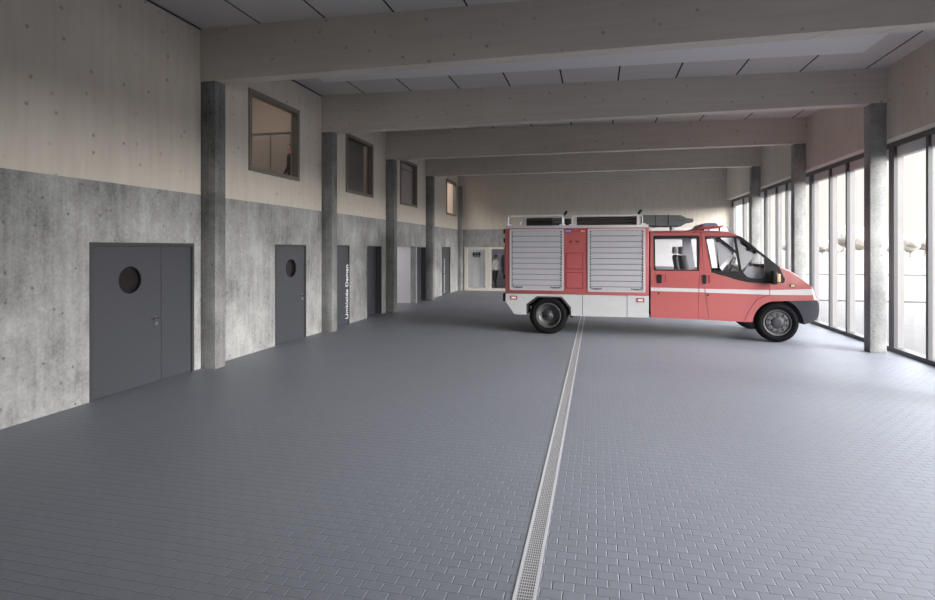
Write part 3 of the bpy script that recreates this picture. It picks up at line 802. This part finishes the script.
# roof gear
def rail(x0, x1, y, zt, posts):
    bm = bmesh.new()
    tube(bm, [(x0, y, 2.585), (x0, y, zt-.03), (x0+.02, y, zt-.005), (x0+.05, y, zt), (x1-.05, y, zt), (x1-.02, y, zt-.005), (x1, y, zt-.03), (x1, y, 2.585)], .018, 10)
    for p in posts: tube(bm, [(p, y, 2.585), (p, y, zt)], .018, 10)
    o = obj('roof_rail', bm, M_rail, truck)
    for p in [x0, x1]+list(posts): obj('rail_foot', box(p-.07, p+.07, y-.03, y+.03, 2.585, 2.62, bev=.006), M_rail, o)
for y in (YV+.05, YV+W-.05):
    rail(-2.10, -.80, y, 2.825, [])
    rail(-.57, 1.01, y, 2.81, [])
bm = bmesh.new(); tube(bm, [(-1.72, YV+.22, 2.585), (-1.72, YV+.22, 2.76)], .022); tube(bm, [(-1.75, YV+.22, 2.74), (-1.60, YV+.22, 2.70)], .016); obj('hose_clamp', bm, M_shutf, truck)
for k, z in enumerate((2.635, 2.735)):
    for y in (YV+.22, YV+.34):
        h = obj('suction_hose', tube(bmesh.new(), [(-1.67, y, z), (-1.05, y, z)], .050, 16), M_hose, truck)
        obj('coupling', tube(bmesh.new(), [(-1.05, y, z), (-1.0, y, z), (-.82, y, z)], [.05, .045, .045], 16), M_bag, h)
for z in (2.625, 2.69, 2.755):
    for y in (YV+.20, YV+.29, YV+.38):
        h = obj('suction_hose', tube(bmesh.new(), [(-.47, y, z), (.90, y, z)], .037, 14), M_hoseb, truck)
obj('hose_end_cap', box(-.78, -.60, YV+.16, YV+.40, 2.59, 2.76, bev=.02), M_hose, truck)
for x, lean in ((-.745, .05), (.935, .06)):
    bm = bmesh.new(); tube(bm, [(x-lean*.4, YV+.06, 2.80), (x, YV+.06, 2.86), (x+lean, YV+.06, 2.93)], [.022, .034, .030], 10)
    obj('clamp_lever', bm, M_black, truck)
    obj('lever_base', tube(bmesh.new(), [(x-.03, YV+.06, 2.60), (x-.03, YV+.06, 2.80)], .02, 8), M_shutf, truck)
BAG = [(1.02, 2.555), (1.86, 2.545), (2.01, 2.635), (2.14, 2.645), (2.14, 2.725), (2.01, 2.735), (1.86, 2.81), (1.02, 2.82)]
bm = plate(bmesh.new(), BAG, [], XZ, YV+.18, YV+.72)
bag = obj('equipment_bag', bm, M_bag, truck)
mod = bag.modifiers.new('soft', 'BEVEL'); mod.width = .03; mod.segments = 3
for x in (1.32, 1.60):
    obj('strap', box(x-.012, x+.012, YV+.172, YV+.728, 2.54, 2.822, bev=.004), M_dframe, bag)
obj('seam', box(1.02, 1.95, YV+.173, YV+.19, 2.672, 2.682), M_dframe, bag)
for x in (1.2, 1.7): obj('roof_support', box(x-.03, x+.03, YV+.25, YV+.65, 2.44, 2.56), M_shutf, truck)
bm = plate(bmesh.new(), [(2.25, 2.495), (2.30, 2.49), (2.75, 2.515), (2.84, 2.565), (2.80, 2.575), (2.72, 2.56), (2.36, 2.545), (2.27, 2.515)], [], XZ, YV+.45, YV+W-.45)
bc = obj('light_bar', bm, mat('beacon_red', (.36, .04, .045), .35), truck)
bm = plate(bmesh.new(), [(2.34, 2.54), (2.40, 2.61), (2.46, 2.635), (2.68, 2.635), (2.72, 2.60), (2.73, 2.56)], [], XZ, YV+.55, YV+W-.55)
dm = obj('beacon_dome', bm, M_dome, bc); md = dm.modifiers.new('soft', 'BEVEL'); md.width = .02; md.segments = 3
for x in (2.40, 2.75):
    for y in (YV+.55, YV+W-.55): obj('bar_foot', box(x-.015, x+.015, y-.02, y+.02, 2.40, 2.52), M_black, bc)
obj('antenna', tube(bmesh.new(), [(3.0, YV+.5, 2.38), (2.90, YV+.5, 2.55)], .008, 6), M_dframe, truck)

# ------------------------------------------------------------------ people
def person(name, loc, rz, h, label, mats, joints=None):
    """one continuous skinned body; mats = (top, trousers, skin)"""
    root = thing(name, loc, label, 'person')
    k = h/1.75
    V = []; E = []; R = []
    def add(p, r, par=None):
        V.append(Vector(p)*k); R.append(r*k if not isinstance(r, tuple) else (r[0]*k, r[1]*k))
        if par is not None: E.append((par, len(V)-1))
        return len(V)-1
    pel = add((0, 0, .95), (.155, .115))
    waist = add((0, 0, 1.10), (.130, .095), pel); chest = add((0, .0, 1.30), (.160, .110), waist)
    neckb = add((0, 0, 1.45), (.085, .07), chest); neck = add((0, .012, 1.52), .052, neckb)
    jaw = add((0, .025, 1.585), (.062, .075), neck); skull = add((0, .015, 1.66), (.076, .09), jaw); top = add((0, .008, 1.715), (.05, .06), skull)
    for s in (-1, 1):
        hip = add((s*.09, 0, .88), .098, pel); st = .10*s
        knee = add((s*.10, .05+st*.4, .50), .063, hip); calf = add((s*.10, .0+st*.8, .33), .058, knee); ank = add((s*.10, -.03+st, .09), .04, calf)
        heel = add((s*.10, -.035+st, .04), .042, ank); toe = add((s*.115, .14+st, .03), .033, heel)
        sh = add((s*.175, 0, 1.40), .062, neckb); el = add((s*.225, -.02-st*.2, 1.12), .043, sh)
        wr = add((s*.225, .08-st*.4, .90), .029, el); pm = add((s*.222, .095-st*.4, .84), .034, wr)
        for j, (dx, ln) in enumerate(((-.024, .075), (-.008, .085), (.008, .080), (.022, .062))):
            f1 = add((s*.222, .095-st*.4+dx, .80), .010, pm); add((s*.214, .10-st*.4+dx, .80-ln), .0085, f1)
        t1 = add((s*.214, .135-st*.4, .835), .011, pm); add((s*.208, .150-st*.4, .79), .009, t1)
    me = bpy.data.meshes.new('body'); me.from_pydata([tuple(v) for v in V], E, [])
    o = bpy.data.objects.new('body', me); C.objects.link(o)
    md = o.modifiers.new('skin', 'SKIN'); md.use_smooth_shade = True
    if not me.skin_vertices: me.attributes  # layer comes with the modifier
    for sv, r in zip(me.skin_vertices[0].data, R): sv.radius = r if isinstance(r, tuple) else (r, r)
    me.skin_vertices[0].data[0].use_root = True
    sb = o.modifiers.new('sub', 'SUBSURF'); sb.levels = 2; sb.render_levels = 2
    bpy.context.view_layer.update()
    m2 = bpy.data.meshes.new_from_object(o.evaluated_get(bpy.context.evaluated_depsgraph_get()))
    bpy.data.objects.remove(o)
    for m in mats: m2.materials.append(m)
    for p in m2.polygons:
        z = p.center.z/k; ax = abs(p.center.x)/k
        p.use_smooth = True
        p.material_index = 2 if (z > 1.485 or (ax > .17 and z < .875)) else (0 if z > .98 else 1)
        if z < .06: p.material_index = 1
    m2.name = 'body'
    b = bpy.data.objects.new('body', m2); C.objects.link(b); b.parent = root
    # face
    def blob(nm, c, r, m):
        bm = bmesh.new(); bmesh.ops.create_icosphere(bm, subdivisions=2, radius=1)
        for v in bm.verts: v.co = Vector((v.co.x*r[0]+c[0], v.co.y*r[1]+c[1], v.co.z*r[2]+c[2]))*k
        me = bpy.data.meshes.new(nm); bm.to_mesh(me); bm.free(); me.materials.append(m); smooth(me, 80)
        q = bpy.data.objects.new(nm, me); C.objects.link(q); q.parent = root
    for s in (-1, 1):
        blob('eye', (s*.03, .098, 1.645), (.011, .008, .008), M_dark)
        blob('ear', (s*.078, .01, 1.63), (.012, .022, .032), mats[2])
    blob('nose', (0, .115, 1.615), (.012, .018, .022), mats[2])
    blob('mouth', (0, .098, 1.575), (.022, .008, .006), M_redlens)
    # hair: cap over the skull
    bm = bmesh.new(); bmesh.ops.create_icosphere(bm, subdivisions=3, radius=1)
    bmesh.ops.delete(bm, geom=[v for v in bm.verts if v.co.y > .25 and v.co.z < .55 or v.co.z < -.55], context='VERTS')
    for v in bm.verts: v.co = Vector((v.co.x*.088, v.co.y*.108+.005, v.co.z*.095+1.665))*k
    me = bpy.data.meshes.new('hair'); bm.to_mesh(me); bm.free(); me.materials.append(M_hair); smooth(me, 80)
    q = bpy.data.objects.new('hair', me); C.objects.link(q); q.parent = root
    root.rotation_euler = (0, 0, rz)
    return root
person('person', (-4.93, 27.05, 0), math.radians(60), 1.72, 'person in a white shirt and dark trousers standing behind the far glazing', (M_shirt, M_dark, M_skin))
person('person', (-7.27, 12.10, 2.96), math.radians(100), 1.64, 'person in dark clothes standing behind the near high window', (M_dark, M_dark, M_skin))

# ------------------------------------------------------------------ outside
def ground(nm, a, b, c, d, z, m, label, cat):
    S(obj(nm, box(a, b, c, d, z-.1, z), m, sm=False), label, cat)
M_pave = mat('outdoor_paving', (.088, .085, .083), .85, var=.05, scale=.5)
M_kerb = mat('kerb_stone', (.07, .07, .07), .8)
M_field = mat('dry_pale_field', (.096, .089, .079), .95, var=.08, scale=.08)
ground('pavement', 5.80, 70, -20, 48, -.02, M_pave, 'pale paved forecourt outside the windows', 'pavement')
ground('field', -60, 700, 48.2, 700, -.03, M_field, 'pale dry field beyond the forecourt', 'field')
ground('field', 70, 700, -200, 48.2, -.03, M_field, 'pale dry field to the right of the forecourt', 'field')
S(obj('kerb', box(5.9, 70, 24.2, 24.32, -.05, .03), M_kerb), 'dark paving edge across the forecourt nearer the hall', 'kerb')
S(obj('kerb', box(5.9, 70, 47.9, 48.2, -.05, .06), M_kerb), 'dark kerb at the far edge of the forecourt', 'kerb')
M_leaf = mat('haze_paled_leaves', (.42, .395, .36), .95, var=.2, scale=.8)  # paleness stands in for distance haze; replaced below
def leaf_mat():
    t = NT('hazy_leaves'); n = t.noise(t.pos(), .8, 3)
    c = t.mix(n, (.50, .475, .435), (.62, .59, .55))  # leaf colour lifted very pale to imitate haze
    d = t.n('ShaderNodeBsdfDiffuse'); tr = t.n('ShaderNodeBsdfTranslucent'); t.l(c, d.inputs[0]); t.l(c, tr.inputs[0])
    mx = t.n('ShaderNodeMixShader'); mx.inputs[0].default_value = .5
    t.l(d.outputs[0], mx.inputs[1]); t.l(tr.outputs[0], mx.inputs[2]); t.l(mx.outputs[0], t.out.inputs[0]); return t.m
M_leaf = leaf_mat()
M_bark = mat('grey_bark', (.30, .26, .22), .95)
def tree(kx, d, h, w, label):
    c_, s_ = math.cos(.2314), math.sin(.2314)
    r = kx*d; x = c_*r - s_*d; y = s_*r + c_*d
    root = thing('tree', (x, y, -.03), label, 'tree', 'bare pale trees on the horizon')
    bm = bmesh.new(); tube(bm, [(x, y, -.03), (x+.1, y, h*.3), (x, y, h*.7)], [.25, .2, .08], 8)
    for k in range(5):
        a = k*1.3; tube(bm, [(x, y, h*(.25+.05*k)), (x+math.cos(a)*w*.3, y+math.sin(a)*w*.3, h*(.5+.05*k))], [.1, .04], 6)
    obj('trunk', bm, M_bark, root)
    bm = bmesh.new()
    for k in range(9):
        a = random.uniform(0, 2*PI); q = random.uniform(0, .3)*w; rr = random.uniform(.20, .30)*w
        m = Matrix.Translation((x+q*math.cos(a), y+q*math.sin(a), h*random.uniform(.45, .82)))
        g = bmesh.ops.create_icosphere(bm, subdivisions=3, radius=rr, matrix=m)
        for v in g['verts']: v.co += (v.co - m.translation)*random.uniform(-.08, .08)
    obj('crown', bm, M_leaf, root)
for kx, d, h, w, lb in ((.645, 190, 5.0, 7, 'low pale tree on the horizon behind the windows by the truck bonnet'), (.668, 150, 4.2, 5, 'small pale tree left of the big round tree outside'),
                        (.703, 120, 7.0, 6.5, 'big round pale tree outside, left of the near window column'), (.728, 140, 6.5, 7, 'pale tree outside mostly hidden by the near window column'),
                        (.775, 170, 5.2, 6, 'pale tree outside just right of the near window column'), (.805, 130, 5.0, 5.5, 'pale tree seen in the middle of the right edge pane'),
                        (.832, 140, 6.0, 6, 'pale tree at the right side of the right edge pane'), (.862, 150, 5.5, 6.5, 'pale tree outside cut off by the right edge of the view'),
                        (.585, 220, 5.0, 7, 'distant pale tree beyond the windows above the truck bonnet')):
    tree(kx, d, h, w, lb)

# ------------------------------------------------------------------ light
SKY_TOP = (7.1, 7.35, 7.9, 1)
GLOW_AZ, GLOW_EL, GLOW_W, GLOW = 115, 10, .065, 46.
w = bpy.data.worlds.new('overcast_sky'); bpy.context.scene.world = w; w.use_nodes = True
t = w.node_tree; t.nodes.clear()
out = t.nodes.new('ShaderNodeOutputWorld'); bg = t.nodes.new('ShaderNodeBackground')
tc = t.nodes.new('ShaderNodeTexCoord'); sp = t.nodes.new('ShaderNodeSeparateXYZ')
t.links.new(tc.outputs['Generated'], sp.inputs[0])
mr = t.nodes.new('ShaderNodeMapRange'); mr.interpolation_type = 'SMOOTHSTEP'
t.links.new(sp.outputs[2], mr.inputs[0])
for i, x in enumerate((.17, .36, 0., 1.)): mr.inputs[i+1].default_value = x
cm = t.nodes.new('ShaderNodeMix'); cm.data_type = 'RGBA'
cm.inputs[6].default_value = (1.06, 1.01, .955, 1); cm.inputs[7].default_value = SKY_TOP
t.links.new(mr.outputs[0], cm.inputs[0])
# broad glow of the low hazy sun, off to the right and behind the viewer
az, el = math.radians(GLOW_AZ), math.radians(GLOW_EL)
vn = t.nodes.new('ShaderNodeVectorMath'); vn.operation = 'NORMALIZE'; t.links.new(tc.outputs['Generated'], vn.inputs[0])
vd = t.nodes.new('ShaderNodeVectorMath'); vd.operation = 'DOT_PRODUCT'; t.links.new(vn.outputs[0], vd.inputs[0])
vd.inputs[1].default_value = (math.cos(el)*math.sin(az), math.cos(el)*math.cos(az), math.sin(el))
def mth(op, a, b):
    nd = t.nodes.new('ShaderNodeMath'); nd.operation = op
    for i, v in enumerate((a, b)):
        if isinstance(v, (int, float)): nd.inputs[i].default_value = v
        elif v is not None: t.links.new(v, nd.inputs[i])
    return nd.outputs[0]
lob = mth('EXPONENT', mth('DIVIDE', mth('SUBTRACT', vd.outputs['Value'], 1.0), GLOW_W), None)
lob = mth('MULTIPLY', lob, GLOW)
gc = t.nodes.new('ShaderNodeMix'); gc.data_type = 'RGBA'; gc.blend_type = 'ADD'; gc.inputs[0].default_value = 1
gs = t.nodes.new('ShaderNodeVectorMath'); gs.operation = 'SCALE'; gs.inputs[0].default_value = (1.0, .985, .97); t.links.new(lob, gs.inputs['Scale'])
t.links.new(cm.outputs[2], gc.inputs[6]); t.links.new(gs.outputs[0], gc.inputs[7]); t.links.new(gc.outputs[2], bg.inputs[0]); bg.inputs[1].default_value = 1.0
t.links.new(bg.outputs[0], out.inputs[0])

def area(name, loc, rot, sx, sy, e, col):
    l = bpy.data.lights.new(name, 'AREA'); l.shape = 'RECTANGLE'; l.size = sx; l.size_y = sy; l.energy = e; l.color = col
    o = bpy.data.objects.new(name, l); C.objects.link(o); o.location = loc; o.rotation_euler = rot; return o
# ceiling lamps of the upper rooms and of the room behind the glass
area('lamp_upper_room', (-8.6, 10.8, 6.55), (0, 0, 0), 1.6, 1.6, 40, (1, .90, .82))
area('lamp_upper_room_dim', (-8.6, 15.3, 6.55), (0, 0, 0), 1.2, 1.2, 14, (1, .92, .86))
area('lamp_upper_room_third', (-8.6, 19.4, 6.55), (0, 0, 0), 1.2, 1.2, 16, (1, .90, .84))
area('lamp_upper_room_far', (-8.6, 23.8, 6.55), (0, 0, 0), 1.6, 1.6, 170, (1, .93, .87))
area('lamp_rear_room', (-5.0, 28.4, 2.66), (0, 0, 0), 2.0, 1.5, 14, (.97, .95, 1))
area('lamp_rear_lobby', (-6.2, 26.75, 2.66), (0, 0, 0), 1.2, .4, 5, (.97, .95, 1))
area('lamp_passage', (-8.0, 18.2, 2.48), (0, 0, 0), 1.0, .8, 19, (.97, .96, 1))
# daylight portal in the window front helps the sky find its way in
p = area('window_daylight_portal', (XG+.4, (YF+YB)/2, 2.1), (0, PI/2, 0), 4.4, YB-YF, 1, (1, 1, 1)); p.data.cycles.is_portal = True

# ------------------------------------------------------------------ camera
cam = bpy.data.cameras.new('camera'); co = bpy.data.objects.new('camera', cam); C.objects.link(co)
co.location = (0, 0, 2.05); co.rotation_euler = (PI/2, 0, .2314)
cam.sensor_fit = 'HORIZONTAL'; cam.sensor_width = 36; cam.lens = 549.94/935*36
cam.shift_y = -(300-248.2)/935; cam.clip_end = 2000
sc = bpy.context.scene; sc.camera = co
sc.view_settings.view_transform = 'Standard'; sc.view_settings.look = 'None'
sc.view_settings.gamma = 1; sc.view_settings.use_curve_mapping = False; sc.view_settings.exposure = 0.13
sc.cycles.max_bounces = 10; sc.cycles.diffuse_bounces = 6; sc.cycles.glossy_bounces = 4; sc.cycles.transparent_max_bounces = 16
sc.cycles.sample_clamp_indirect = 3; sc.cycles.caustics_reflective = False; sc.cycles.caustics_refractive = False
